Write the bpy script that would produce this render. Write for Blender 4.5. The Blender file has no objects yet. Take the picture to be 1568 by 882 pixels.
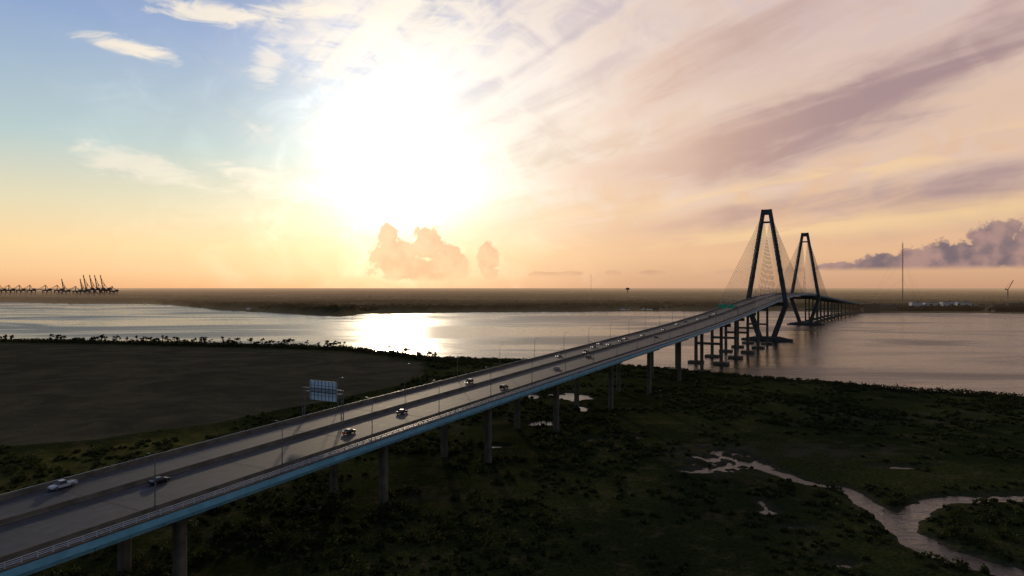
import bpy, math, random
import numpy as np
from mathutils import Vector
random.seed(4); rng=np.random.default_rng(7)
H=70.0; F=1045.0; CX=784.0; CY=441.0
R=math.radians
def G(px,py,z=1.0):
    d=(H-z)*F/(py-CY); return ((px-CX)*d/F, d)
def lin(c,k=1.0):
    o=[]
    for v in c:
        v=v/255.0
        o.append(k*(v/12.92 if v<=0.04045 else ((v+0.055)/1.055)**2.4))
    return (o[0],o[1],o[2],1.0)
scene=bpy.context.scene
scene.view_settings.view_transform='Standard'
SAZ=R(-9.6); SEL=R(10.2)

# ------------------------------------------------------------------ camera
cam=bpy.data.cameras.new('camera'); cam.lens=24; cam.sensor_width=36; cam.clip_end=400000; cam.clip_start=0.5
co=bpy.data.objects.new('camera',cam); co.location=(0,0,H); co.rotation_euler=(R(90),0,0)
scene.collection.objects.link(co); scene.camera=co

# ------------------------------------------------------------------ node expression helper
class E:
    def __init__(s,sock): s.s=sock
    def __add__(a,b): return M('ADD',a,b)
    def __radd__(a,b): return M('ADD',b,a)
    def __sub__(a,b): return M('SUBTRACT',a,b)
    def __rsub__(a,b): return M('SUBTRACT',b,a)
    def __mul__(a,b): return M('MULTIPLY',a,b)
    def __rmul__(a,b): return M('MULTIPLY',b,a)
    def __truediv__(a,b): return M('DIVIDE',a,b)
NT=None
def M(op,*a,clamp=False):
    n=NT.nodes.new('ShaderNodeMath'); n.operation=op; n.use_clamp=clamp
    for i,v in enumerate(a):
        if isinstance(v,E): NT.links.new(v.s,n.inputs[i])
        else: n.inputs[i].default_value=float(v)
    return E(n.outputs[0])
def setin(inp,v):
    if isinstance(v,E): NT.links.new(v.s,inp)
    elif isinstance(v,(tuple,list)): inp.default_value=v
    else: inp.default_value=v
def SS(x,a,b,lo=0.0,hi=1.0):
    n=NT.nodes.new('ShaderNodeMapRange'); n.interpolation_type='SMOOTHSTEP'
    setin(n.inputs['Value'],x); n.inputs['From Min'].default_value=a; n.inputs['From Max'].default_value=b
    n.inputs['To Min'].default_value=lo; n.inputs['To Max'].default_value=hi
    return E(n.outputs[0])
def comb(x,y,z=0.0):
    n=NT.nodes.new('ShaderNodeCombineXYZ')
    for i,v in enumerate((x,y,z)): setin(n.inputs[i],v)
    return E(n.outputs[0])
def noise(vec,scale,detail=4,rough=0.5,dist=0.0,dims='3D'):
    n=NT.nodes.new('ShaderNodeTexNoise'); n.noise_dimensions=dims
    n.inputs['Scale'].default_value=scale
    n.inputs['Detail'].default_value=detail; n.inputs['Roughness'].default_value=rough; n.inputs['Distortion'].default_value=dist
    if vec is not None: NT.links.new(vec.s,n.inputs['Vector'])
    return E(n.outputs['Fac'])
def noise2(x,y,seed,scale,detail=4,rough=0.5,dist=0.0):
    return noise(comb(x+seed*7.31,y+seed*3.17,0.0),scale,detail,rough,dist,'2D')
def mix(f,a,b,mode='MIX'):
    n=NT.nodes.new('ShaderNodeMix'); n.data_type='RGBA'; n.blend_type=mode
    setin(n.inputs['Factor'],f); setin(n.inputs[6],a); setin(n.inputs[7],b)
    return E(n.outputs[2])
def ramp(x,stops):
    n=NT.nodes.new('ShaderNodeValToRGB'); setin(n.inputs[0],x); cr=n.color_ramp
    while len(cr.elements)<len(stops): cr.elements.new(0.5)
    for e,(p,c) in zip(cr.elements,stops): e.position=p; e.color=c
    return E(n.outputs[0])
def gauss(x,c,w):
    d=(x-c)/w
    return M('EXPONENT',(d*d)*-1.0)

# ------------------------------------------------------------------ world
world=bpy.data.worlds.new('World'); scene.world=world; world.use_nodes=True
NT=world.node_tree; NT.nodes.clear()
tc=NT.nodes.new('ShaderNodeTexCoord'); sep=NT.nodes.new('ShaderNodeSeparateXYZ')
NT.links.new(tc.outputs['Generated'],sep.inputs[0])
dx,dy,dz=[E(sep.outputs[i]) for i in range(3)]
az=M('ARCTAN2',dx,dy); el=M('ARCSINE',dz)
def A(px,py):
    X=(px-CX)/F; Z=(CY-py)/F
    return math.atan(X), math.atan(Z/math.sqrt(1+X*X))
S90=R(90)
def elr(stops): return ramp(el/S90,[(d/90.0,c) for d,c in stops])
left=elr([(0,lin((232,172,124))),(1.2,lin((246,198,146))),(3.2,lin((250,214,160))),(6.3,lin((228,218,184))),(10.7,lin((182,203,204))),(19,lin((138,165,206))),(32,lin((92,116,160))),(90,lin((60,78,120)))])
right=elr([(0,lin((200,154,124))),(2.5,lin((230,184,144))),(8,lin((228,188,154))),(14,lin((224,194,174))),(22,lin((208,190,192))),(35,lin((120,120,146))),(90,lin((64,78,115)))])
tmix=SS(az,R(-16),R(14))
sky=mix(tmix,left,right)
back=elr([(0,lin((126,124,134))),(15,lin((122,136,158))),(45,lin((90,106,138))),(90,lin((62,78,118)))])
bk=SS(dy,-0.1,0.5,1.0,0.0)
sky=mix(bk,sky,back)
az0=R(-35)
da=az-az0
phi=M('ARCTAN2',el,da); rho=M('SQRT',da*da+el*el)
n_str=noise2(phi*8.0,rho*1.5,0.3,1.9,6,0.5,0.5)
n_fine=noise2(phi*22.0,rho*3.0,4.0,1.9,4,0.5,0.7)
n_puff=noise2(az*9.0,el*13.0,12.0,1.5,6,0.55,0.6)
n_soft=noise2(az*3.0,el*6.0,2.0,1.6,3,0.5)
sdir=(math.sin(SAZ)*math.cos(SEL),math.cos(SAZ)*math.cos(SEL),math.sin(SEL))
dot=dx*sdir[0]+dy*sdir[1]+dz*sdir[2]
ang=M('ARCCOSINE',M('MINIMUM',dot,0.99999))
front=SS(dy,0.0,0.4)
maskA=SS(az+(n_soft-0.5)*0.35+(n_puff-0.5)*0.16+(el*0.30),R(-16),R(-6))*SS(el,R(2.5),R(9))
dA=SS(n_str*0.40+n_fine*0.12+n_puff*0.48,0.34,0.60)
near=SS(ang,R(5),R(36),1.0,0.0)
veil=mix(near,lin((226,198,184)),lin((255,246,234)))
sky=mix(maskA*dA*0.8*front,sky,veil)
B=n_str*0.60+n_fine*0.24+n_puff*0.16+gauss(phi,R(12.3),R(2.2))*0.13+gauss(phi,R(6.0),R(0.9))*0.10+gauss(phi,R(19),R(1.8))*0.05-gauss(phi,R(8.2),R(0.8))*0.07
Bm=SS(B,0.43,0.74)*SS(az+(n_soft-0.5)*0.3,R(-3),R(19))*SS(el,R(2.2),R(5.5))*SS(el,R(15),R(24),1.0,0.35)
mauve=mix(SS(ang,R(12),R(38)),lin((228,180,150)),lin((160,132,136)))
sky=mix(Bm*0.9*front,sky,mauve)
cream=(gauss(phi,R(4.4),R(0.7))+gauss(phi,R(8.0),R(0.8))*0.8)*SS(n_fine,0.35,0.6)*SS(az,R(6),R(20))
sky=mix(cream*0.65*front,sky,lin((250,212,156)))
def blob(px,py,rx,ry,tilt=0.0):
    a,e=A(px,py); ra=rx/F*math.cos(a)**2; re=ry/F*math.cos(a)
    x=az-a; y=el-e
    if tilt: y=y-x*tilt
    x=x/ra; y=y/re
    return 1.0-M('SQRT',x*x+y*y)
n_w=noise2(az*14.0,el*50.0,1.0,1.3,6,0.6,0.6)
wm=None
for (px,py,rx,ry,t,st) in [(205,74,95,17,-0.08,0.85),(345,24,140,20,0.02,0.8),(470,16,120,16,0.1,0.7),(215,255,150,30,-0.2,0.5),(410,95,40,42,0.2,0.55),(430,285,130,26,-0.25,0.6),(600,60,170,80,0.2,0.6)]:
    m=SS(blob(px,py,rx,ry,t)+(n_w-0.5)*1.8,0.05,0.85)*st
    wm=m if wm is None else M('MAXIMUM',wm,m)
sky=mix(wm,sky,lin((254,240,218)))
ag=ang*(1.0+(n_puff-0.5)*1.1+(n_soft-0.5)*0.8)
glow=M('EXPONENT',M('POWER',ag/R(3.5),2.0)*-1.0)*2.2 + M('EXPONENT',M('POWER',ag/R(7.6),2.0)*-1.0)*0.40+M('EXPONENT',M('POWER',ag/R(13.5),2.0)*-1.0)*0.15
glow2=M('EXPONENT',ang/R(13)*-1.0)*0.22
def scalecol(c,f):
    n=NT.nodes.new('ShaderNodeVectorMath'); n.operation='SCALE'
    n.inputs[0].default_value=c[:3]
    NT.links.new(f.s,n.inputs['Scale']); return E(n.outputs[0])
def addc(a,b):
    n=NT.nodes.new('ShaderNodeVectorMath'); n.operation='ADD'
    NT.links.new(a.s,n.inputs[0]); NT.links.new(b.s,n.inputs[1]); return E(n.outputs[0])
sky=addc(sky,scalecol((1.0,0.93,0.80),glow))
sky=addc(sky,scalecol((1.0,0.76,0.46),glow2))
n_c=noise(comb(az,el,5.0),46.0,6,0.6,0.2)
n_c2=noise2(az,el,9.0,26.0,2,0.5,0.0)
def cumulus(blobs,sky,c1,c2,base,op):
    f=None
    for b in blobs:
        v=blob(*b); f=v if f is None else M('MAXIMUM',f,v)
    m=SS(f+(n_c-0.5)*1.7,0.02,0.26)*SS(el,base,base+R(0.5))
    c=mix(SS(n_c*0.6+n_c2*0.6,0.42,0.75),c1,c2)
    return mix(m*op,sky,c)
sky=cumulus([(594,358,18,22),(605,395,40,38),(655,372,32,30),(690,400,30,26),(650,414,84,22),(748,400,20,32)],sky,lin((232,180,144)),lin((246,202,162)),A(784,434)[1],0.9)
sky=cumulus([(1522,374,56,40),(1470,394,100,32),(1420,400,80,24),(1350,404,52,18),(1290,410,42,9),(1580,380,66,44)],sky,lin((98,90,108)),lin((168,134,132)),A(1400,416)[1],0.9)
sky=cumulus([(835,421,26,6),(875,419,22,5),(1000,417,24,5),(940,418,16,4),(1115,417,22,5),(1210,414,30,5)],sky,lin((198,152,128)),lin((214,170,140)),A(784,426)[1],0.6)
st=NT.nodes.new('ShaderNodeTexSky'); st.sky_type='NISHITA'; st.sun_disc=False
st.sun_elevation=SEL; st.sun_rotation=SAZ; st.dust_density=1.0
bg1=NT.nodes.new('ShaderNodeBackground'); NT.links.new(st.outputs[0],bg1.inputs[0]); bg1.inputs[1].default_value=0.003
bg2=NT.nodes.new('ShaderNodeBackground'); NT.links.new(sky.s,bg2.inputs[0]); bg2.inputs[1].default_value=0.97
ad=NT.nodes.new('ShaderNodeAddShader'); NT.links.new(bg1.outputs[0],ad.inputs[0]); NT.links.new(bg2.outputs[0],ad.inputs[1])
wo=NT.nodes.new('ShaderNodeOutputWorld'); NT.links.new(ad.outputs[0],wo.inputs[0])
world.cycles.sampling_method='MANUAL'; world.cycles.sample_map_resolution=512

sl=bpy.data.lights.new('sun','SUN'); sl.energy=1.5; sl.angle=R(1.6); sl.color=(1.0,0.78,0.52)
so=bpy.data.objects.new('sun',sl); so.rotation_euler=Vector(sdir).to_track_quat('Z','Y').to_euler(); so.location=(0,0,400)
scene.collection.objects.link(so)

# ------------------------------------------------------------------ materials
def newmat(name):
    global NT
    m=bpy.data.materials.new(name); m.use_nodes=True; NT=m.node_tree
    p=NT.nodes['Principled BSDF']; return m,p
def pos():
    g=NT.nodes.new('ShaderNodeNewGeometry'); return E(g.outputs['Position'])
def bump(h,strength,dist,p):
    b=NT.nodes.new('ShaderNodeBump'); b.inputs['Strength'].default_value=strength; b.inputs['Distance'].default_value=dist
    NT.links.new(h.s,b.inputs['Height']); NT.links.new(b.outputs[0],p.inputs['Normal'])
def stdmat(name,c1,c2,scale=0.5,rough=0.8,metal=0.0,bmp=0.0,spec=0.3):
    m,p=newmat(name); v=pos()
    n=noise(v,scale,4,0.6)
    c=mix(SS(n,0.3,0.7),tuple(c1)+(1,),tuple(c2)+(1,))
    NT.links.new(c.s,p.inputs['Base Color']); p.inputs['Roughness'].default_value=rough; p.inputs['Metallic'].default_value=metal
    p.inputs['Specular IOR Level'].default_value=spec
    if bmp: bump(n,bmp,0.1,p)
    return m
concrete=stdmat('concrete',(0.085,0.073,0.054),(0.150,0.130,0.098),0.25,0.9,bmp=0.2,spec=.03)
towerconc=stdmat('tower_concrete',(0.055,0.058,0.053),(0.09,0.088,0.078),0.12,0.85,spec=.05)
m,p=newmat('deck_surface'); v=pos()
n=noise(v,0.35,5,0.65); n2=noise(v,0.03,3,0.5)
c=mix(SS(n,0.3,0.7),(0.034,0.037,0.041,1),(0.058,0.061,0.067,1)); c=mix(SS(n2,0.4,0.62)*0.5,c,(0.028,0.030,0.033,1))
NT.links.new(c.s,p.inputs['Base Color']); p.inputs['Roughness'].default_value=0.72; p.inputs['Specular IOR Level'].default_value=0.18; asphalt=m
blue=stdmat('blue_girder_paint',(0.12,0.33,0.42),(0.18,0.44,0.54),0.3,0.5)
rail=stdmat('rail_paint',(0.36,0.38,0.39),(0.48,0.5,0.51),0.8,0.45)
white=stdmat('marking_paint',(0.12,0.12,0.115),(0.25,0.25,0.24),1.5,0.6,spec=.2)
steel=stdmat('galvanised_steel',(0.10,0.105,0.11),(0.15,0.155,0.16),1.0,0.5,0.2)
darksteel=stdmat('dark_steel',(0.05,0.045,0.04),(0.08,0.07,0.065),0.5,0.7,spec=.1)
hazedsteel=stdmat('hazed_steel',(0.16,0.11,0.08),(0.22,0.15,0.11),0.5,0.8,spec=.1)  # hazy brown lightening of distant steel, put into its colour
cablem=stdmat('cable_sheath',(0.12,0.12,0.12),(0.18,0.18,0.18),0.5,0.6,spec=.15)
green=stdmat('sign_green',(0.0,0.42,0.16),(0.0,0.5,0.2),0.5,0.4)
signback=stdmat('sign_back_aluminium',(0.5,0.62,0.68),(0.6,0.72,0.78),0.7,0.5)
rock=stdmat('riprap_rock',(0.04,0.038,0.035),(0.09,0.085,0.075),0.6,0.9,bmp=0.6,spec=.1)
glass=stdmat('dark_glass',(0.015,0.018,0.02),(0.03,0.03,0.035),0.5,0.15,spec=.3)
tyre=stdmat('tyre_rubber',(0.015,0.015,0.015),(0.03,0.03,0.03),2,0.9)
def emat(name,c,s):
    m,p=newmat(name); p.inputs['Emission Color'].default_value=c+(1,); p.inputs['Emission Strength'].default_value=s; p.inputs['Base Color'].default_value=c+(1,); return m
headl=emat('headlight_lens',(1.0,0.9,0.75),3.0); taill=emat('taillight_lens',(0.8,0.04,0.02),0.5)

def leafmat(name,c1,c2,c3,tr=0.3):
    m,p=newmat(name); n=noise(pos(),0.25,3,0.6); n2=noise(pos(),2.5,1,0.5)
    c=mix(SS(n,0.35,0.65),c1+(1,),c2+(1,)); c=mix(SS(n2,0.5,0.75),c,c3+(1,))
    NT.links.new(c.s,p.inputs['Base Color']); p.inputs['Roughness'].default_value=0.8; p.inputs['Specular IOR Level'].default_value=0.05
    t=NT.nodes.new('ShaderNodeBsdfTranslucent'); NT.links.new(c.s,t.inputs[0])
    ms=NT.nodes.new('ShaderNodeMixShader'); ms.inputs[0].default_value=tr
    o=NT.nodes['Material Output']
    NT.links.new(p.outputs[0],ms.inputs[1]); NT.links.new(t.outputs[0],ms.inputs[2]); NT.links.new(ms.outputs[0],o.inputs[0])
    return m
leaf=leafmat('foliage',(0.018,0.025,0.009),(0.038,0.047,0.014),(0.072,0.072,0.022))
leaf2=leafmat('shore_foliage',(0.018,0.021,0.010),(0.030,0.032,0.014),(0.042,0.037,0.016))
leaf3=leafmat('far_foliage',(0.014,0.018,0.008),(0.026,0.028,0.012),(0.034,0.033,0.014),0.15)

# water
m,p=newmat('water'); v=pos()
mp=NT.nodes.new('ShaderNodeMapping'); NT.links.new(v.s,mp.inputs[0]); mp.inputs['Scale'].default_value=(0.35,1.0,1.0)
wv=E(mp.outputs[0])
w1=noise(wv,0.12,4,0.65,0.3); w2=noise(wv,0.9,2,0.6)
streak=noise(wv,0.005,5,0.6,0.8)
c=mix(SS(streak,0.35,0.7),(0.030,0.027,0.022,1),(0.015,0.015,0.014,1)); NT.links.new(c.s,p.inputs['Base Color'])
rr=SS(streak,0.40,0.60,0.14,0.36); NT.links.new(rr.s,p.inputs['Roughness'])
p.inputs['IOR'].default_value=1.33; p.inputs['Specular IOR Level'].default_value=0.34
bump(w1*1.0+w2*0.15,0.8,1.1,p); water=m
# ground
m,p=newmat('marsh_ground'); v=pos()
at=NT.nodes.new('ShaderNodeAttribute'); at.attribute_name='masks'; sp=NT.nodes.new('ShaderNodeSeparateColor'); NT.links.new(at.outputs['Color'],sp.inputs[0])
mf,mw,mg=[E(sp.outputs[i]) for i in range(3)]
nb=noise(v,0.012,5,0.6,0.5); nm=noise(v,0.09,5,0.65,0.4); nf=noise(v,0.8,4,0.7)
c=mix(SS(nb,0.38,0.62),(0.019,0.026,0.009,1),(0.038,0.044,0.014,1))
c=mix(SS(nm,0.48,0.70)*0.85,c,(0.066,0.058,0.027,1))
c=mix(SS(nf,0.42,0.68)*0.85,c,(0.010,0.013,0.006,1))
fld=mix(SS(noise(v,0.02,6,0.65,1.2),0.35,0.65),(0.040,0.040,0.027,1),(0.074,0.067,0.045,1))
fld=mix(SS(noise(v,0.07,5,0.7,0.5),0.5,0.7)*0.5,fld,(0.032,0.036,0.020,1))
fld=mix(SS(nf,0.4,0.7)*0.5,fld,(0.036,0.038,0.022,1))
c=mix(mf,c,fld)
c=mix(mg*SS(nm,0.3,0.6),c,(0.11,0.10,0.026,1))
c=mix(mw*0.6,c,(0.060,0.052,0.040,1))
NT.links.new(c.s,p.inputs['Base Color']); p.inputs['Roughness'].default_value=1.0; p.inputs['Specular IOR Level'].default_value=0.0
bump(nf+nm*1.5,0.7,1.2,p); groundm=m
# far land
m,p=newmat('far_forest'); v=pos()
at=NT.nodes.new('ShaderNodeAttribute'); at.attribute_name='masks'; sp=NT.nodes.new('ShaderNodeSeparateColor'); NT.links.new(at.outputs['Color'],sp.inputs[0])
n1=noise(v,0.004,4,0.6); n2=noise(v,0.02,4,0.65)
c=mix(SS(n1,0.35,0.65),(0.012,0.016,0.007,1),(0.034,0.035,0.015,1)); c=mix(SS(n2,0.48,0.66),c,(0.060,0.053,0.026,1))
c=mix(E(sp.outputs[0]),c,(0.17,0.14,0.07,1))
NT.links.new(c.s,p.inputs['Base Color']); p.inputs['Roughness'].default_value=1.0; p.inputs['Specular IOR Level'].default_value=0.0
farm=m

# ------------------------------------------------------------------ mesh helpers
def npmesh(name,v,f,mat,attr=None,smooth=False):
    me=bpy.data.meshes.new(name); v=np.asarray(v,dtype=np.float32); f=np.asarray(f,dtype=np.int32)
    me.vertices.add(len(v)); me.vertices.foreach_set('co',v.ravel())
    k=f.shape[1]; me.loops.add(f.size); me.loops.foreach_set('vertex_index',f.ravel())
    me.polygons.add(len(f)); me.polygons.foreach_set('loop_start',np.arange(0,f.size,k,dtype=np.int32)); me.polygons.foreach_set('loop_total',np.full(len(f),k,dtype=np.int32))
    if smooth: me.polygons.foreach_set('use_smooth',np.ones(len(f),dtype=bool))
    me.update(calc_edges=True)
    if attr is not None:
        a=me.color_attributes.new('masks','FLOAT_COLOR','POINT'); a.data.foreach_set('color',np.asarray(attr,dtype=np.float32).ravel())
    me.materials.append(mat)
    o=bpy.data.objects.new(name,me); scene.collection.objects.link(o); return o
class MB:
    def __init__(s): s.v=[]; s.f=[]; s.m=[]
    def add(s,vs,fs,mi=0):
        b=len(s.v); s.v+= [tuple(x) for x in vs]; s.f+=[tuple(b+i for i in f) for f in fs]; s.m+=[mi]*len(fs)
    def box(s,c,h,ax=None,mi=0):
        c=Vector(c); ax=ax or (Vector((1,0,0)),Vector((0,1,0)),Vector((0,0,1)))
        vs=[c+ax[0]*h[0]*i+ax[1]*h[1]*j+ax[2]*h[2]*k for k in(-1,1) for j in(-1,1) for i in(-1,1)]
        s.add(vs,[(0,2,3,1),(4,5,7,6),(0,1,5,4),(2,6,7,3),(0,4,6,2),(1,3,7,5)],mi)
    def beam(s,p0,p1,w0,h0,w1=None,h1=None,mi=0,up=None):
        p0=Vector(p0);p1=Vector(p1); w1=w0 if w1 is None else w1; h1=h0 if h1 is None else h1
        d=(p1-p0).normalized(); up=Vector(up) if up is not None else (Vector((0,0,1)) if abs(d.z)<0.95 else Vector((0,1,0)))
        a=d.cross(up).normalized(); b=a.cross(d).normalized()
        vs=[]
        for p,w,h in((p0,w0,h0),(p1,w1,h1)):
            vs+=[p-a*w/2-b*h/2,p+a*w/2-b*h/2,p+a*w/2+b*h/2,p-a*w/2+b*h/2]
        s.add(vs,[(3,2,1,0),(4,5,6,7),(0,1,5,4),(1,2,6,5),(2,3,7,6),(3,0,4,7)],mi)
    def tube(s,p0,p1,r0,r1=None,n=8,mi=0):
        p0=Vector(p0);p1=Vector(p1); r1=r0 if r1 is None else r1
        d=(p1-p0).normalized(); up=Vector((0,0,1)) if abs(d.z)<0.95 else Vector((0,1,0))
        a=d.cross(up).normalized(); b=a.cross(d)
        vs=[p+(a*math.cos(2*math.pi*i/n)+b*math.sin(2*math.pi*i/n))*r for p,r in((p0,r0),(p1,r1)) for i in range(n)]
        fs=[(i,(i+1)%n,n+(i+1)%n,n+i) for i in range(n)]+[tuple(range(n))[::-1],tuple(range(n,2*n))]
        s.add(vs,fs,mi)
    def mesh(s,name,mats):
        me=bpy.data.meshes.new(name); me.from_pydata(s.v,[],s.f)
        for mt in mats: me.materials.append(mt)
        me.polygons.foreach_set('material_index',s.m); me.update(); return me
    def obj(s,name,mats,parent=None):
        o=bpy.data.objects.new(name,s.mesh(name,mats)); scene.collection.objects.link(o)
        if parent: o.parent=parent
        return o
def empty(name):
    e=bpy.data.objects.new(name,None); scene.collection.objects.link(e); return e

def vn(x,y,seed=0):
    xi=np.floor(x); yi=np.floor(y); fx=x-xi; fy=y-yi; fx=fx*fx*(3-2*fx); fy=fy*fy*(3-2*fy)
    def h(a,b):
        t=np.sin(a*127.1+b*311.7+seed*74.7)*43758.5453; return t-np.floor(t)
    return (h(xi,yi)*(1-fx)+h(xi+1,yi)*fx)*(1-fy)+(h(xi,yi+1)*(1-fx)+h(xi+1,yi+1)*fx)*fy
def fbm(x,y,seed=0,o=4):
    s=0;a=0.5;t=0
    for i in range(o): s=s+a*vn(x*2**i,y*2**i,seed+i*3); t+=a; a*=0.55
    return s/t
def sst(x,a,b):
    t=np.clip((x-a)/(b-a),0,1); return t*t*(3-2*t)

# ------------------------------------------------------------------ near land
shore=[(-600,516),(0,521),(150,523),(270,526),(420,529),(530,533),(600,541),(660,548),(760,550),(860,553),(960,560),(1060,568),(1180,579),(1350,593),(1470,600),(1568,607),(2200,640)]
SU=np.array([(a-CX)/F for a,b in shore]); SD=np.array([(H)*F/(b-CY) for a,b in shore])
def Dn(u): return np.interp(u,SU,SD)
fl=[(-400,700),(0,692),(150,680),(330,655),(500,620),(600,598),(650,582),(668,568)]
FU=np.array([(a-CX)/F for a,b in fl]); FD=np.array([H*F/(b-CY) for a,b in fl])
def field_mask(x,y):
    u=x/y; lo=np.interp(u,FU,FD); hi=Dn(u)-55
    return sst(y-lo+20*(fbm(x/50,y/50,9)-0.5),-4,10)*sst(hi-y,0,18)*sst(FU[-1]-0.012-u+0.03*(fbm(x/30,y/30,19)-.5),0,0.012), y-lo
creeks=[([(1130,703),(1150,709),(1175,716),(1200,724),(1240,735),(1290,748),(1335,768),(1372,786)],1.6,3.6),
        ([(1372,786),(1405,776),(1440,766),(1490,760),(1568,757),(1800,752)],3.8,2.2),
        ([(1372,786),(1388,806),(1408,826),(1450,845),(1510,862),(1580,880),(1700,908)],5.0,4.0),
        ([(1165,762),(1180,775),(1178,786)],0.6,0.4),
        ([(1040,716),(1070,720),(1100,716),(1130,706)],0.6,1.4)]
ponds=[(830,646,18,4),(878,606,24,6),(892,624,8,4),(818,605,7,3),(845,604,6,2),(905,671,32,1.8),(970,667,7,2.0),(760,681,10,1.4),(1075,719,26,3),(1160,710,16,4),(1110,697,6,2),(1375,712,24,1.4),(1180,780,10,3),(1225,805,10,1.4),(1285,860,10,2)]
def segdist(x,y,pts,w0,w1):
    best=np.full(x.shape,1e9); n=len(pts)-1
    for i in range(n):
        (ax,ay),(bx,by)=pts[i],pts[i+1]
        vx,vy=bx-ax,by-ay; t=np.clip(((x-ax)*vx+(y-ay)*vy)/(vx*vx+vy*vy),0,1)
        d=np.hypot(x-ax-t*vx,y-ay-t*vy)-(w0+(w1-w0)*(i+t)/n); best=np.minimum(best,d)
    return best
def height(x,y):
    u=x/y
    edge=Dn(u)-y+26*(fbm(x/45,y/45,1)-0.5)+50*(fbm(x/170,y/170,2)-0.5)
    h=np.clip(edge*0.07,-1.5,1.1)+0.5*(fbm(x/7,y/7,3)-0.5)*(edge>0)
    wx=x+7*(fbm(x/13,y/13,5)-0.5)+2.5*(fbm(x/3,y/3,25)-0.5); wy=y+7*(fbm(x/13,y/13,6)-0.5)+2.5*(fbm(x/3,y/3,26)-0.5)
    dmin=np.full(x.shape,50.0)
    for pts,w0,w1 in creeks:
        d=segdist(wx,wy,[G(*p) for p in pts],w0,w1); dmin=np.minimum(dmin,d)
    for px,py,rx,ry in ponds:
        cx,cy=G(px,py); ax=rx*cy/F; ay=ry*cy*cy/(H*F)
        r=np.sqrt(((wx-cx)/ax)**2+((wy-cy)/ay)**2)-1+ (fbm(x/4,y/4,8)-0.5)*1.0
        dmin=np.minimum(dmin,r*min(ax,ay))
    cx,cy=G(1105,702); r=np.sqrt(((x-cx)/17)**2+((y-cy)/22)**2)
    pan=(fbm(x/3,y/4,14,4)-0.60)*-14+np.clip(r-0.7,0,9)*5
    dmin=np.minimum(dmin,pan)
    h=np.minimum(h,dmin*0.35-0.02)
    fm,dl=field_mask(x,y)
    h=h*(1-fm)+0.9*fm
    ridge=np.exp(-((dl+3)/7)**2)*1.6*(u<FU[-1])*(y<Dn(u)-20)
    return np.maximum(h+ridge,-1.5),fm,dmin,edge
NU,NY=1000,620
ys=45*(1080/45)**(np.linspace(0,1,NY)); us=np.linspace(-1.35,1.35,NU)
U,Y=np.meshgrid(us,ys); X=U*Y
Z,FM,DM,ED=height(X,Y)
idx=np.arange(NU*NY).reshape(NY,NU)
f=np.stack([idx[:-1,:-1],idx[:-1,1:],idx[1:,1:],idx[1:,:-1]],-1).reshape(-1,4)
def patch(px,py,rx,ry,seed,sc=6):
    cx,cy=G(px,py); return sst(1.4-np.sqrt(((X-cx)/rx)**2+((Y-cy)/ry)**2),0,0.8)*sst(fbm(X/sc,Y/sc,seed),0.35,0.65)
pm=patch(1105,702,19,24,61)+patch(400,815,16,9,62,4)+patch(1010,690,22,10,63)+patch(1260,690,40,12,64)+patch(640,760,14,12,65,4)*.7+patch(1420,640,60,18,66)*.7
wet=np.clip(sst(-DM,-3.0,0.0)*0.8+sst(-ED,-12,0)*0.8+pm,0,1)
gr=sst(-(Y-np.interp(U,FU,FD)),4,14)*sst(-U,0.38,0.5)*sst(Y,170,230)*fbm(X/25,Y/25,33)
att=np.stack([FM,wet,gr,np.ones_like(FM)],-1).reshape(-1,4)
npmesh('ground',np.stack([X,Y,Z],-1).reshape(-1,3),f,groundm,att,True)

L=200000
npmesh('water',[(-L,-3000,0),(L,-3000,0),(L,L,0),(-L,L,0)],[(0,1,2,3)],water)

# ------------------------------------------------------------------ far land
fs_=[(-700,462),(0,463),(120,465),(190,465),(265,467),(300,471),(345,475),(400,478),(450,481),(520,484),(560,480),(640,479),(740,478),(900,477),(1100,476),(1250,477),(1330,478),(1420,479),(1568,480),(2300,483)]
TU=np.array([(a-CX)/F for a,b in fs_]); TD=np.array([H*F/(b-CY) for a,b in fs_])
NU2,NK=1700,300
us=np.linspace(-1.3,1.3,NU2); ks=np.linspace(0,1,NK)
U,K=np.meshgrid(us,ks); D0=np.interp(U,TU,TD)
END=13000.+80000.*sst(U,-0.62,-0.30)
Y=D0*np.power(END/D0,K**1.8)-40; X=U*Y
def fedge(x,y,d0): return y-d0+200*(fbm(x/160,y/160,41,4)-0.5)
e=fedge(X,Y,D0)
canopy=fbm(X/18,Y/26,42,3); clear=fbm(X/260,Y/380,44,3)
woods=sst(clear+0.16*sst(e,30,240),0.46,0.56)*sst(e,12,50)
Z=np.clip(e*0.05,-2,1.2)+woods*(5+17*canopy)*(0.7+0.7*fbm(X/400,Y/400,47,2))+ (1-woods)*sst(e,5,40)*1.5*canopy
idx=np.arange(NU2*NK).reshape(NK,NU2)
f=np.stack([idx[:-1,:-1],idx[:-1,1:],idx[1:,1:],idx[1:,:-1]],-1).reshape(-1,4)
att=np.stack([(1-woods)*0.8,0*woods,0*woods,1+0*woods],-1).reshape(-1,4)
npmesh('far_shore_land',np.stack([X,Y,Z],-1).reshape(-1,3),f,farm,att,False)

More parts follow.
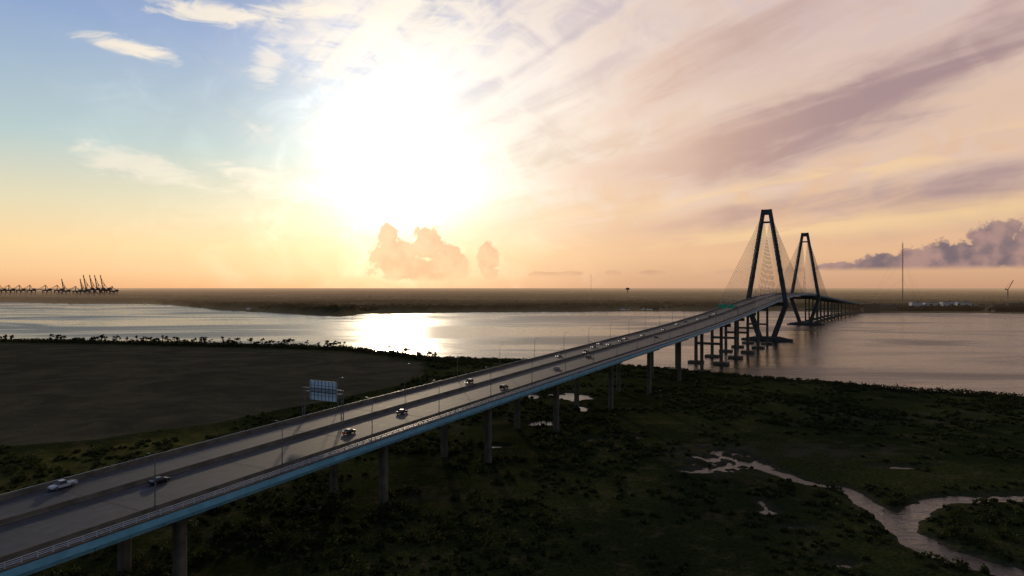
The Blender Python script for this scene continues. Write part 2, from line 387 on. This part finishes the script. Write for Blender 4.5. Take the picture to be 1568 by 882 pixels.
# ------------------------------------------------------------------ foliage
def leaves(name,cl,mat,trunks=None):
    cl=np.array(cl); k=cl[:,5].astype(int); rep=np.repeat(np.arange(len(cl)),k); c=cl[rep]; n=len(rep)
    d=rng.normal(size=(n,3)); d/=np.linalg.norm(d,axis=1)[:,None]; r=rng.random(n)**0.45
    P=c[:,:3]+d*r[:,None]*np.stack([c[:,3],c[:,3],c[:,4]],-1)
    a=rng.normal(size=(n,3)); a/=np.linalg.norm(a,axis=1)[:,None]; b=np.cross(a,rng.normal(size=(n,3))); b/=np.linalg.norm(b,axis=1)[:,None]
    s=(c[:,6]*(0.6+0.8*rng.random(n)))[:,None]
    V=np.stack([P-a*s-b*s*.5,P+a*s*.7-b*s*.6,P+a*s+b*s*.5,P-a*s*.6+b*s*.7],1).reshape(-1,3)
    Fc=np.arange(n*4).reshape(-1,4)
    if trunks:
        tv=[];tf=[]; base=len(V)
        for (x,y,z0,x1,y1,z1,rd) in trunks:
            b0=base+len(tv)
            for (xx,yy,zz,q) in((x,y,z0,rd),(x1,y1,z1,rd*.4)):
                tv+=[(xx-q,yy-q,zz),(xx+q,yy-q,zz),(xx+q,yy+q,zz),(xx-q,yy+q,zz)]
            tf+=[(b0,b0+1,b0+5,b0+4),(b0+1,b0+2,b0+6,b0+5),(b0+2,b0+3,b0+7,b0+6),(b0+3,b0,b0+4,b0+7)]
        V=np.concatenate([V,np.array(tv)]); Fc=np.concatenate([Fc,np.array(tf)])
    o=npmesh(name,V,Fc,mat)
    return o
N=40000
yy=np.sqrt(rng.random(N)*(640**2-140**2)+140**2); uu=rng.uniform(-0.85,0.85,N); xx=uu*yy
hz,fm,dm,ed=height(xx,yy)
dens=fbm(xx/38,yy/38,51,3); dens2=fbm(xx/12,yy/12,52,2)
ok=(fm<0.05)&(dm>2.0)&(ed>8)&((dens*0.55+dens2*0.45)>0.49)&(rng.random(N)<0.6)
cl=[]
for x,y,z,d,u in zip(xx[ok],yy[ok],hz[ok],dens[ok],uu[ok]):
    woody = (abs(x-(-171.7+.562*y))<45 and y<330) or d>0.60
    r=random.uniform(0.5,1.5)*(1.6 if woody and random.random()<0.5 else 0.85)
    cl.append((x,y,z+r*0.35,r*1.2,r*0.65,int(20+14*r),0.28+0.0006*y))
    if woody and random.random()<.5: cl.append((x+random.uniform(-1,1),y+random.uniform(-1,1),z+r*1.1,r*.8,r*.7,24,0.32))
leaves('marsh_shrubs',cl,leaf)
cl=[];tr=[]
for i in range(1700):
    u=random.uniform(-0.82,-0.06); y=float(Dn(u))-random.uniform(4,44); x=u*y
    gsel=float(vn(np.array(u*26.0),np.array(3.3),5))
    r=random.uniform(1.0,2.0)+ (random.uniform(0,1.8) if gsel>.5 else 0)
    cl.append((x,y,1.0+r*.35,r*1.8,r*.8,20,0.75))
for i in range(210):
    u=random.uniform(-0.78,-0.10); y=float(Dn(u))-random.uniform(10,34); x=u*y
    if float(vn(np.array(u*14.0),np.array(8.3),5))<0.36: continue
    h=random.uniform(4.0,10); lx=random.uniform(-1,1); tr.append((x,y,0.5,x+lx,y,h,0.28))
    for j in range(random.randint(2,6)):
        cl.append((x+lx+random.uniform(-1.9,1.9),y+random.uniform(-1,1),h+random.uniform(-2.4,0.6),random.uniform(0.8,1.8),random.uniform(0.6,1.1),18,0.55))
for i in range(800):
    u=random.uniform(-0.08,0.85); y=float(Dn(u))-random.uniform(2,24); x=u*y
    r=random.uniform(0.7,1.6)*(1.6 if u>.45 and random.random()<.25 else 1); cl.append((x,y,0.9+r*.4,r*1.6,r*.8,22,0.45))
leaves('shoreline_trees',cl,leaf2,tr)
# far treelines: shore belt and broken belts inland
NF=16000
uu=rng.uniform(-0.80,0.85,NF); d0=np.interp(uu,TU,TD); off=np.where(rng.random(NF)<0.40,rng.uniform(60,260,NF),260+2600*rng.random(NF)**1.5)
yy=d0+off; xx=uu*yy; ee=fedge(xx,yy,d0); gp=fbm(xx/90,yy/160,71,3)
ok=(ee>22)&(gp>0.46)
cl=[(x,y,4.0+h*.35,6+h*.35,h*.55,12,2.6+0.0006*y) for x,y,h in zip(xx[ok],yy[ok],6+12*rng.random(int(ok.sum()))*gp[ok]*1.6)]
leaves('far_treeline',cl,leaf3)

# ------------------------------------------------------------------ bridge
hy=np.array([-300,-100,0,131,232,340,436,533,615,697,800,914,1010,1110,1210,1300,1500,1750,2050,2300,2600])
hh=np.array([6,14,18,23,27,30.5,33.5,36.5,39.8,43.8,49.8,56.2,59.8,61.0,60.6,58.5,51,38,21,8,3.0])
yg=np.arange(-300,2601,5.0); hg=np.interp(yg,hy,hh)
kk=np.exp(-(np.arange(-12,13)/6.0)**2); kk/=kk.sum(); hg=np.convolve(np.pad(hg,12,'edge'),kk,'valid')
def bx(y): return -171.7+0.562*y+(0.000145*(y-1350)**2 if y>1350 else 0)
def bh(y): return float(np.interp(y,yg,hg))
def frame(y):
    e=1.0; T=Vector((bx(y+e)-bx(y-e),2*e,bh(y+e)-bh(y-e))).normalized()
    n=Vector((T.y,-T.x,0)).normalized(); return Vector((bx(y),y,bh(y))),T,n
def P(y,t,dz=0.0):
    c,T,n=frame(y); return c+n*t+Vector((0,0,dz))
TL,TR,TM,TB=-22.0,20.0,-4.5,15.6
def sweep(mb,y0,y1,step,prof,mi=0,closed=True):
    ysn=np.arange(y0,y1+1e-6,step); n=len(prof); vs=[];fs=[]
    for y in ysn:
        c,T,nn=frame(float(y))
        for t,dz in prof: vs.append(c+nn*t+Vector((0,0,dz)))
    for i in range(len(ysn)-1):
        for j in range(n if closed else n-1):
            a=i*n+j; b=i*n+(j+1)%n; fs.append((a,b,b+n,a+n))
    if closed: fs.append(tuple(range(n))[::-1]); fs.append(tuple(range(len(vs)-n,len(vs))))
    mb.add(vs,fs,mi)
bridge=empty('cable_stayed_bridge')
Y0,Y1=-100,2400
mb=MB()
sweep(mb,Y0,Y1,10,[(TL,0),(TR,0),(TR,-0.45),(17.0,-0.65),(-19.0,-0.65),(TL,-0.45)],0)
mb.obj('deck_slab',[asphalt],bridge)
mb=MB()
for t in (-19.0,-12,-5,2.5,9.5,17.2):
    sweep(mb,Y0,Y1,10,[(t-.3,-0.66),(t+.3,-0.66),(t+.3,-3.1),(t-.3,-3.1)],0)
sweep(mb,Y0,Y1,10,[(TR+.004,-0.05),(TR+.25,-0.05),(TR+.25,-1.35),(TR+.004,-1.35)],0)
sweep(mb,Y0,Y1,10,[(TL-.25,-0.05),(TL-.004,-0.05),(TL-.004,-1.35),(TL-.25,-1.35)],0)
y=60.
while y<900:
    c,T,n=frame(y); mb.box(c+n*17.56+Vector((0,0,-1.85)),(.06,.12,1.15),(n,T,Vector((0,0,1)))); y+=6
mb.obj('edge_girders',[blue],bridge)
mb=MB()
y=-80.
while y<1400:
    sweep(mb,y,y+.3,.3,[(TL+.8,.005),(TB-.5,.005)],0,closed=False); y+=57.0/2
mb.obj('expansion_joints',[tyre],bridge)
mb=MB()
def jersey(t,w=.22,h=.95): return [(t-w-.12,.004),(t-w,.3),(t-.1,h),(t+.1,h),(t+w,.3),(t+w+.12,.004)]
for t,h in((TL+.4,1.05),(TM,1.1),(TB,1.0)): sweep(mb,Y0,Y1,10,jersey(t,h=h),0)
sweep(mb,Y0,Y1,10,[(TR-.35,.004),(TR-.35,.35),(TR,.35),(TR,.004)],0)
mb.obj('barriers',[concrete],bridge)
mb=MB()
for dz in (1.35,1.0,.68): sweep(mb,Y0,1250,10,[(TR-.22,dz),(TR-.12,dz),(TR-.12,dz+.09),(TR-.22,dz+.09)],0)
y=60.0
while y<760:
    c,T,n=frame(y); mb.box(c+n*(TR-.17)+Vector((0,0,.86)),(.09,.09,.52),(T,n,Vector((0,0,1)))); y+=2.2
for t in (TL+.4,):
    sweep(mb,Y0,1250,10,[(t-.05,1.25),(t+.05,1.25),(t+.05,1.35),(t-.05,1.35)],0)
mb.obj('path_railing',[rail],bridge)
mb=MB()
def strip(y0,y1,t,w,step=10): sweep(mb,y0,y1,step,[(t-w/2,.009),(t+w/2,.009)],0,closed=False)
for t in (-20.3,-5.9,-3.1,13.9): strip(0,1400,t,.14)
y=60.
while y<1100:
    for t in (-16.7,-13.1,-9.5,0.5,4.1,7.7): strip(y,y+2.7,t,.14,1.35)
    y+=10.6
mb.obj('lane_markings',[white],bridge)
mb=MB()
zax=Vector((0,0,1))
bents=[98,158,219,274,328,390,450,512,571,630,686,742,798,854]+[1400,1450,1500,1550,1600,1650,1700,1750,1800,1850,1900,1950,2000,2050,2100]
for y in bents:
    c,T,n=frame(float(y)); T=Vector((T.x,T.y,0)).normalized(); top=c.z-3.1; cc=c-n*1.0
    hi = (y>600 and y<900) or (1380<y<1750)
    capb=top-2.6
    if not hi:
        for sgn in(-1,1):
            q=cc+n*sgn*10.5
            prof=[(-6.5,0),(6.5,0),(6.5,-1.0),(1.9,-2.6),(-1.9,-2.6),(-6.5,-1.0)]
            vs=[Vector((q.x,q.y,top))+n*a+Vector((0,0,b))+T*s for s in(-1.4,1.4) for a,b in prof]
            mb.add(vs,[(0,1,2,3,4,5),(11,10,9,8,7,6)]+[(i,(i+1)%6,6+(i+1)%6,6+i) for i in range(6)])
            h=1.25
            vs=[]
            for z in(-4.0,capb+.02):
                for a,b in((-h,-.8),(-.8,-h),(.8,-h),(h,-.8),(h,.8),(.8,h),(-.8,h),(-h,.8)): vs.append(Vector((q.x,q.y,z))+n*a+T*b)
            mb.add(vs,[(i,(i+1)%8,8+(i+1)%8,8+i) for i in range(8)]+[tuple(range(7,-1,-1)),tuple(range(8,16))])
            if 540<y: mb.box((q.x,q.y,0.6),(6,5,1.6),(n,T,zax))
    else:
        mb.box((cc.x,cc.y,top-1.5),(20.0,1.5,1.5),(n,T,zax))
        for sgn in(-1,1):
            q=cc+n*sgn*11.5
            mb.beam((q.x,q.y,-3),(q.x,q.y,top-3.0),2.7,3.0,2.3,2.6,up=T)
            mb.box((q.x,q.y,1.0),(6.5,5.0,1.3),(n,T,zax))
        mb.box((cc.x,cc.y,top*0.50),(10.4,1.0,1.1),(n,T,zax))
mb.obj('approach_piers',[concrete],bridge)
def pylon(yt):
    c,T,n=frame(yt); T=Vector((T.x,T.y,0)).normalized(); o=Vector((c.x,c.y,0))-n*1.0
    mb=MB(); kz=c.z-8
    for s in(-1,1):
        b=o+n*s*9.0+Vector((0,0,4)); k=o+n*s*24.3+Vector((0,0,kz)); tp=o+n*s*4.0+Vector((0,0,175))
        mb.beam(b,k,6.0,9.5,5.4,8.5,up=T)
        mb.beam(k,tp,5.4,8.5,4.4,6.5,up=T)
        mb.beam(k+Vector((0,0,-2.6)),k+Vector((0,0,2.6)),5.7,8.8,up=T)
    mb.box(o+Vector((0,0,kz+.6)),(22.0,2.8,2.3),(n,T,zax))
    mb.box(o+Vector((0,0,171.5)),(4.2,3.0,3.4),(n,T,zax))
    mb.box(o+Vector((0,0,158)),(4.0,2.6,1.1),(n,T,zax))
    mb.box(o+Vector((0,0,2.5)),(17,11,2.5),(n,T,zax))
    mb.obj('pylon',[towerconc],bridge)
    mb=MB()
    for s in(-1,1):
        for dr,mx in((-1,205.0),(1,228.0)) if yt<1100 else ((-1,228.0),(1,205.0)):
            NC=16
            for i in range(NC):
                q=(i+1)/NC; z=118+50*q; fz=(z-kz)/(175-kz); tt=24.3+(4.0-24.3)*fz
                ytgt=yt+dr*(10+(mx-10)*q)/1.147
                mb.tube(o+n*s*tt+Vector((0,0,z)),P(ytgt,-1.0+s*20.9,.2),.19,n=5)
    mb.obj('stay_cables',[cablem],bridge)
    mr=MB()
    rr=random.Random(int(yt))
    for i in range(420):
        a=rr.uniform(0,2*math.pi); q=rr.uniform(.75,1.05); z=(1.05-q)*7
        p=o+n*math.cos(a)*30*q+T*math.sin(a)*22*q+Vector((0,0,z)); s=rr.uniform(.8,2.0)
        ax=Vector([rr.uniform(-1,1) for _ in range(3)]).normalized(); bx_=ax.cross(Vector((.3,.2,1))).normalized(); cx_=ax.cross(bx_)
        mr.box(p,(s,s*.8,s*.6),(ax,bx_,cx_))
    vs=[];nn=40
    for q,z in((1.05,-1),(.78,1.4)): 
        vs+=[o+n*math.cos(6.2832*i/nn)*30*q+T*math.sin(6.2832*i/nn)*22*q+Vector((0,0,z)) for i in range(nn)]
    mr.add(vs,[(i,(i+1)%nn,nn+(i+1)%nn,nn+i) for i in range(nn)]+[tuple(range(nn,2*nn))])
    mr.obj('rock_island',[rock])
pylon(914.0); pylon(1300.0)

def lampmesh():
    mb=MB(); mb.tube((0,0,0),(0,0,.5),.2,.2,8); mb.tube((0,0,.5),(0,0,9.4),.13,.08,8)
    pts=[(0,0,9.4),(.25,0,10.1),(.9,0,10.6),(1.9,0,10.75)]
    for a,b in zip(pts,pts[1:]): mb.tube(a,b,.07,.06,6)
    mb.beam((1.8,0,10.76),(2.6,0,10.76),.32,.16,.2,.1); return mb.mesh('street_lamp',[steel])
lm=lampmesh()
def lamp(y,t,side):
    c,T,n=frame(y); o=bpy.data.objects.new('street_lamp',lm); scene.collection.objects.link(o)
    o.location=P(y,t,.9); d=n*side; o.rotation_euler=(0,0,math.atan2(d.y,d.x))
y=120.0
while y<1260:
    lamp(y,TB,-1); y+=29.4
y=230.0
while y<1260:
    lamp(y,TL+.3,1); y+=32.8
def gantry(yg_,t0,t1,z,mats,panels,back):
    mb=MB(); c,T,n=frame(yg_); T=Vector((T.x,T.y,0)).normalized()
    for t in(t0,t1):
        p=P(yg_,t,.9)
        for s in(-.5,.5): mb.tube(p+T*s,p+T*s+Vector((0,0,z+.6)),.16,.14,8)
        for k in range(5): mb.tube(p+T*(-.5 if k%2 else .5)+Vector((0,0,k*z/5)),p+T*(.5 if k%2 else -.5)+Vector((0,0,(k+1)*z/5)),.06,n=5)
    for s in(-.5,.5):
        for dzz in(z-.6,z+.6): mb.tube(P(yg_,t0,.9+dzz)+T*s,P(yg_,t1,.9+dzz)+T*s,.1,n=6)
        k=t0; i=0
        while k<t1-1.2:
            mb.tube(P(yg_,k,.9+z+(-.6 if i%2 else .6))+T*s,P(yg_,k+1.4,.9+z+(.6 if i%2 else -.6))+T*s,.05,n=4); k+=1.4;i+=1
    for (ta,tb,za,zb) in panels:
        sd=1 if back else -1
        ctr=P(yg_,(ta+tb)/2,(za+zb)/2)+T*sd*.8
        mb.box(ctr,(abs(tb-ta)/2,.05,(zb-za)/2),(n,T,zax),1)
        if back:
            k=ta+.5
            while k<tb:
                mb.box(P(yg_,k,(za+zb)/2)+T*(sd*.8-.13),(.07,.07,(zb-za)/2+.1),(n,T,zax),0); k+=1.6
            for q in(.25,.5,.75): mb.box(P(yg_,(ta+tb)/2,za+(zb-za)*q)+T*(sd*.8-.09),(abs(tb-ta)/2,.03,.05),(n,T,zax),0)
        else:
            w=tb-ta; hh_=zb-za
            for (q0,q1,zc) in((.12,.8,.72),(.15,.65,.38)):
                nl=9
                for j in range(nl):
                    a=ta+w*(q0+(q1-q0)*(j+.5)/nl); mb.box(P(yg_,a,za+hh_*zc)+T*(-.86),(w*.022,.01,hh_*.09),(n,T,zax),2)
            for zc in(.02,.98): mb.box(P(yg_,(ta+tb)/2,za+hh_*zc)+T*(-.86),(w*.49,.01,.06),(n,T,zax),2)
    mb.obj('overhead_sign_gantry',mats)
gantry(216.0,TL+.4,TM,9.3,[steel,signback,white],[(-19.5,-7.6,6.8,13.2)],True)
gantry(672.0,TM,TB,9.0,[steel,green,white],[(-2.0,5.0,7.6,11.4),(6.2,12.5,7.6,11.4)],False)

# ------------------------------------------------------------------ vehicles
def car_mesh(kind,color,lights):
    mb=MB()
    if kind=='pickup':
        st_=[(-2.85,.5,.95,.97,.93,.93),(-2.8,.42,1.05,1.07,.97,.95),(-0.75,.4,1.08,1.10,.98,.96),(-0.7,.4,1.08,1.14,.98,.9),(-.45,.4,1.08,1.86,.98,.74),(.75,.4,1.06,1.86,.98,.74),(1.45,.4,1.04,1.12,.98,.9),(2.6,.42,.98,1.02,.95,.85),(2.85,.5,.75,.78,.9,.8)]
        g=(3,6); wx_=1.75; wr=.40
    elif kind=='suv':
        st_=[(-2.3,.45,.95,.97,.88,.85),(-2.25,.38,1.05,1.15,.92,.84),(-2.0,.36,1.06,1.68,.93,.72),(.4,.36,1.04,1.72,.94,.74),(1.15,.36,1.02,1.1,.94,.84),(2.1,.38,.93,.98,.9,.8),(2.35,.45,.65,.68,.85,.75)]
        g=(1,4); wx_=1.4; wr=.37
    else:
        st_=[(-2.35,.42,.75,.77,.82,.78),(-2.25,.32,.92,.95,.88,.82),(-1.55,.28,.95,1.0,.9,.82),(-.85,.28,.95,1.42,.91,.66),(.3,.28,.93,1.44,.91,.68),(1.1,.28,.9,.96,.9,.8),(2.1,.32,.75,.79,.86,.76),(2.35,.42,.55,.57,.8,.7)]
        g=(2,5); wx_=1.42; wr=.33
    vs=[]
    for (x,zl,zb,zr,w,wrf) in st_: vs+=[(x,-w*.93,zl),(x,-w,(zl+zb)/2),(x,-w*.97,zb),(x,-wrf,zr),(x,wrf,zr),(x,w*.97,zb),(x,w,(zl+zb)/2),(x,w*.93,zl)]
    n=8
    for i in range(len(st_)-1):
        for j in range(8):
            a=i*n+j;b=i*n+(j+1)%n
            gl=0
            if g[0]<=i<g[1]:
                if j in(2,4): gl=1
                if j==3 and (i==g[0] or i==g[1]-1): gl=1
            mb.add([vs[a],vs[a+n],vs[b+n],vs[b]],[(0,1,2,3)],gl)
    mb.add(vs[:8],[tuple(range(8))]); mb.add(vs[-8:],[tuple(range(8))[::-1]])
    if kind=='pickup':
        mb.box((-1.78,0,1.09),(.95,.78,.025),mi=1)
        mb.box((-1.78,.86,1.14),(1.0,.06,.05)); mb.box((-1.78,-.86,1.14),(1.0,.06,.05)); mb.box((-2.78,0,1.13),(.05,.85,.06))
    L_=st_[-1][0]
    for sx in(-wx_,wx_):
        for sy in(-1,1):
            w=st_[2][4]
            mb.tube((sx,sy*(w-.22),wr),(sx,sy*(w+.02),wr),wr,wr,14,mi=2); mb.tube((sx,sy*(w+.02),wr),(sx,sy*(w+.03),wr),wr*.55,wr*.5,10,mi=5)
    zz=st_[-1][2]-.05
    for sy in(-1,1):
        mb.box((L_-.06,sy*.6,zz+.02),(.1,.17,.09),mi=3); mb.box((-L_+.05,sy*.66,st_[1][2]-.16),(.08,.15,.09),mi=4)
        mb.box((.85 if kind!='pickup' else 1.2,sy*(st_[3][4]+.1),st_[3][2]+.08),(.08,.1,.07))
    mb.box((L_+.01,0,st_[-1][1]+.02),(.03,.45,.1),mi=2)
    m_,p_=newmat('car_paint'); p_.inputs['Base Color'].default_value=color+(1,); p_.inputs['Roughness'].default_value=.45; p_.inputs['Specular IOR Level'].default_value=.3; p_.inputs['Coat Weight'].default_value=.12
    return mb.mesh(kind,[m_,glass,tyre,headl if lights else rail,taill if lights else tyre,steel])
cache={}
def on_deck(px,py):
    u=(px-CX)/F; best=None
    for y in np.arange(90,1320,1.0):
        c,T,n=frame(float(y)); t=(u*y-c.x)/(n.x-u*n.y)
        if t<TL+1.5 or t>TB-1.0: continue
        yy_=y+t*n.y; e=abs(CY+(H-c.z)*F/yy_-py)
        if best is None or e<best[0]: best=(e,float(y),t)
    return best
W_=(.40,.41,.43);K_=(.010,.010,.012);G_=(.05,.05,.055);R_=(.25,.02,.015);S_=(.2,.21,.22);B_=(.03,.05,.10)
cars=[(102,749,'pickup',W_,0),(240,737,'sedan',K_,0),(531,664,'sedan',K_,1),(616,633,'sedan',K_,0),(713,586,'suv',K_,1),(771,595,'suv',K_,0),(852,566,'sedan',S_,0),(854,546,'sedan',S_,1),(905,548,'sedan',K_,0),(893,540,'suv',G_,1),(912,532,'sedan',K_,1),(934,528,'sedan',W_,1),(948,523,'suv',K_,1),(960,519,'sedan',R_,1),(1002,517,'sedan',K_,0),(980,514,'sedan',G_,1),(1015,505,'suv',K_,1),(1035,497,'sedan',W_,1),(1050,493,'sedan',K_,0),(1066,489,'sedan',S_,1),(1085,485,'suv',K_,0),(1128,471,'suv',R_,0),(1095,481,'sedan',K_,1),(915,527,'sedan',B_,1)]
for px,py,kd,col,li in cars:
    r=on_deck(px,py)
    if r is None: continue
    e,y,t=r
    k=(kd,col,li)
    if k not in cache: cache[k]=car_mesh(kd,col,li)
    lanes=[-18.4,-14.9,-11.3,-7.7,-1.3,2.3,5.9,9.5,12.0]; t=min(lanes,key=lambda q:abs(q-t))
    c,T,n=frame(y); o=bpy.data.objects.new({'pickup':'pickup_truck','suv':'suv_car','sedan':'sedan_car'}[kd],cache[k]); scene.collection.objects.link(o)
    o.location=P(y,t,.012); d=T if t>TM else -T
    o.rotation_euler=(0,-math.asin(d.z),math.atan2(d.y,d.x))

# ------------------------------------------------------------------ port cranes
def crane(px,boomup,dist=4050.,s=1.0):
    x=(px-CX)/F*dist; mb=MB(); W=14*s;Dp=15*s
    for sx in(-1,1):
        for sy in(-1,1): mb.beam((sx*W,sy*Dp,0),(sx*W,sy*Dp,48*s),3.2,3.2)
        mb.beam((sx*W,-Dp,14*s),(sx*W,Dp,14*s),2.5,3); mb.beam((sx*W,-Dp,46*s),(sx*W,Dp,46*s),2.5,3)
        mb.beam((sx*W,-Dp,15*s),(sx*W,Dp,45*s),1.6,1.6)
        mb.beam((W*sx,sx*0,46*s),(W*sx*.1,0,46*s),2.5,3)
    for sy in(-1,1):
        mb.beam((-W,sy*Dp,46*s),(W,sy*Dp,46*s),2.5,4.5); mb.beam((-W,sy*Dp,14*s),(W,sy*Dp,14*s),2.5,3.5)
        mb.beam((-W,sy*Dp,15*s),(W,sy*Dp,45*s),1.8,1.8)
    mb.beam((-34*s,0,50*s),(W,0,50*s),5,4.5); mb.box((-20*s,0,54*s),(8*s,4*s,4*s))
    mb.beam((W-4*s,0,48*s),(W-6*s,0,78*s),3.5,3.5,2.6,2.6); mb.beam((-W,0,50*s),(W-6*s,0,77*s),2,2)
    hx=W
    if boomup: tip=(hx+14*s,0,122*s)
    else: tip=(hx+62*s,0,51*s)
    mb.beam((hx,0,50*s),tip,4.4,4.4,3.4,3.4)
    mb.beam((W-6*s,0,77*s),((hx+tip[0])/2,0,(50*s+tip[2])/2),1.6,1.6)
    q=.85; mb.beam((W-6*s,0,78*s),(hx+(tip[0]-hx)*q,0,50*s+(tip[2]-50*s)*q),1.5,1.5)
    o=mb.obj('container_crane',[hazedsteel]); o.location=(x,dist,3); o.rotation_euler=(0,0,R(random.uniform(-12,-2)+ 180))
for px,bu in((101,1),(118,0),(136,1),(145,1),(153,1),(162,1),(129,1),(174,0)): crane(px,bu,4050+random.uniform(-60,60),1.18 if px>130 and bu else 1.0)
for px in(2,16,32,48,72,90): crane(px,0,4300,1.1)
mb=MB()
for i in range(90):
    px=random.uniform(-20,178); x=(px-CX)/F*3950; hh_=random.choice([5.2,7.8,10.4]); mb.box((x,3950+random.uniform(0,60),3+hh_/2),(random.uniform(6,20),6,hh_/2))
mb.box(((60-CX)/F*3940,4010,1.2),(480,90,1.6))
mb.obj('container_terminal',[stdmat('container_paint',(.05,.03,.025),(.06,.08,.10),.03,.6,spec=.1)])

# ------------------------------------------------------------------ far buildings
wall=stdmat('light_wall',(.6,.58,.55),(.78,.76,.72),.05,.8); roofm=stdmat('roof',(.06,.055,.05),(.10,.095,.09),.05,.9)
def block(px,wpx,dist,h,name='apartment_building',w=wall):
    x=(px-CX)/F*dist; wd=wpx*dist/F; mb=MB(); d=9
    mb.box((0,0,h/2),(wd/2,d,h/2)); mb.box((0,0,h+.5),(wd/2+.6,d+.6,.5),mi=1); mb.box((wd*.2,0,h+2.2),(wd*.08,3,1.2),mi=1)
    fl_=max(2,int(h/3.4)); nb=max(3,int(wd/4.5))
    for i in range(fl_):
        for j in range(nb): mb.box((-wd/2+(j+.5)*wd/nb,-d-.03,(i+.5)*h/fl_),(wd/nb*.28,.06,h/fl_*.27),mi=2)
        mb.box((0,-d-.5,i*h/fl_+.15),(wd/2*.9,.5,.12),mi=0)
    o=mb.obj(name,[w,roofm,glass]); o.location=(x,dist,1.2)
for px,wp,di,h in((1333,26,1980,22),(1362,30,2020,20),(1402,16,2080,26),(1424,20,2090,24),(1450,18,2080,27),(1474,22,2090,26),(1500,10,2120,19),(1530,26,2040,20),(1556,30,2020,24)): block(px,wp,di,h,w=wall if px>1380 and px<1500 else concrete)
mb=MB()
for i in range(190):
    px=random.uniform(560,1130) if i<130 else random.uniform(180,1568); u=(px-CX)/F; y=float(np.interp(u,TU,TD))+random.uniform(40,260)+ (0 if i<150 else random.uniform(0,900)); x=u*y
    w,d,h=random.uniform(4,8),5,random.uniform(2.5,4); z=random.uniform(1,6)
    mb.box((x,y,h/2+z-1),(w,d,h/2+1))
    mb.add([(x-w-.5,y-d-.5,h+z),(x+w+.5,y-d-.5,h+z),(x+w+.5,y+d+.5,h+z),(x-w-.5,y+d+.5,h+z),(x-w*.8,y,h+z+3),(x+w*.8,y,h+z+3)],[(0,1,5,4),(2,3,4,5),(1,2,5),(3,0,4)],1)
mb.obj('distant_houses',[wall,roofm])
mb=MB(); mb.tube((0,0,0),(0,0,48),3,2.5,12)
for a in range(0,10):
    t0=-90+a*18; t1=t0+18
    mb.tube((0,0,56+9*math.sin(R(t0))),(0,0,56+9*math.sin(R(t1))),max(.3,16*math.cos(R(t0))),max(.3,16*math.cos(R(t1))),20)
o=mb.obj('water_tower',[hazedsteel]); o.location=((961-CX)/F*5200,5200,8)
def mast(px,dist,h,w=1.6):
    mb=MB(); pts=[(w*math.cos(a),w*math.sin(a)) for a in(0,2.094,4.189)]
    for x,y in pts: mb.beam((x,y,0),(x,y,h),.5,.5)
    k=0
    while k<h-8:
        for i in range(3):
            a=pts[i];b=pts[(i+1)%3]; mb.beam((a[0],a[1],k),(b[0],b[1],k+7),.25,.25)
        k+=7
    for a in(0.4,2.5,4.6):
        for q in(.45,.75,.97): mb.tube((0,0,h*q),(math.cos(a)*h*.5,math.sin(a)*h*.5,0),.10,n=4)
    mb.tube((0,0,h),(0,0,h+12),.3,.1,6)
    o=mb.obj('radio_mast',[darksteel]); o.location=((px-CX)/F*dist,dist,1)
mast(1382,2300,222); mast(905,9000,250,3)
mb=MB(); mb.beam((0,0,0),(0,0,62),2.2,2.2); mb.beam((0,0,62),(22,0,100),1.8,1.8); mb.beam((0,0,62),(-9,0,66),2,2); mb.beam((-9,0,66),(3,0,84),.5,.5); mb.beam((3,0,84),(20,0,97),.4,.4); mb.box((-8,0,64),(2,1.5,2))
o=mb.obj('construction_crane',[darksteel]); o.location=((1543-CX)/F*2700,2700,1)

# ------------------------------------------------------------------ haze (scattered light over the far shore, put in as a glowing volume)
mb=MB(); mb.box((0,51700,20),(98000,50000,25)) 
m=bpy.data.materials.new('emissive_haze'); m.use_nodes=True; NT=m.node_tree; NT.nodes.clear()
va=NT.nodes.new('ShaderNodeVolumeAbsorption'); va.inputs['Color'].default_value=(0,0,0,1); va.inputs['Density'].default_value=1/7500.
ve=NT.nodes.new('ShaderNodeEmission'); ve.inputs['Color'].default_value=(0.43,0.275,0.165,1); ve.inputs['Strength'].default_value=1/7500.
aa=NT.nodes.new('ShaderNodeAddShader'); NT.links.new(va.outputs[0],aa.inputs[0]); NT.links.new(ve.outputs[0],aa.inputs[1])
oo=NT.nodes.new('ShaderNodeOutputMaterial'); NT.links.new(aa.outputs[0],oo.inputs['Volume'])
mb.obj('haze_glow',[m])
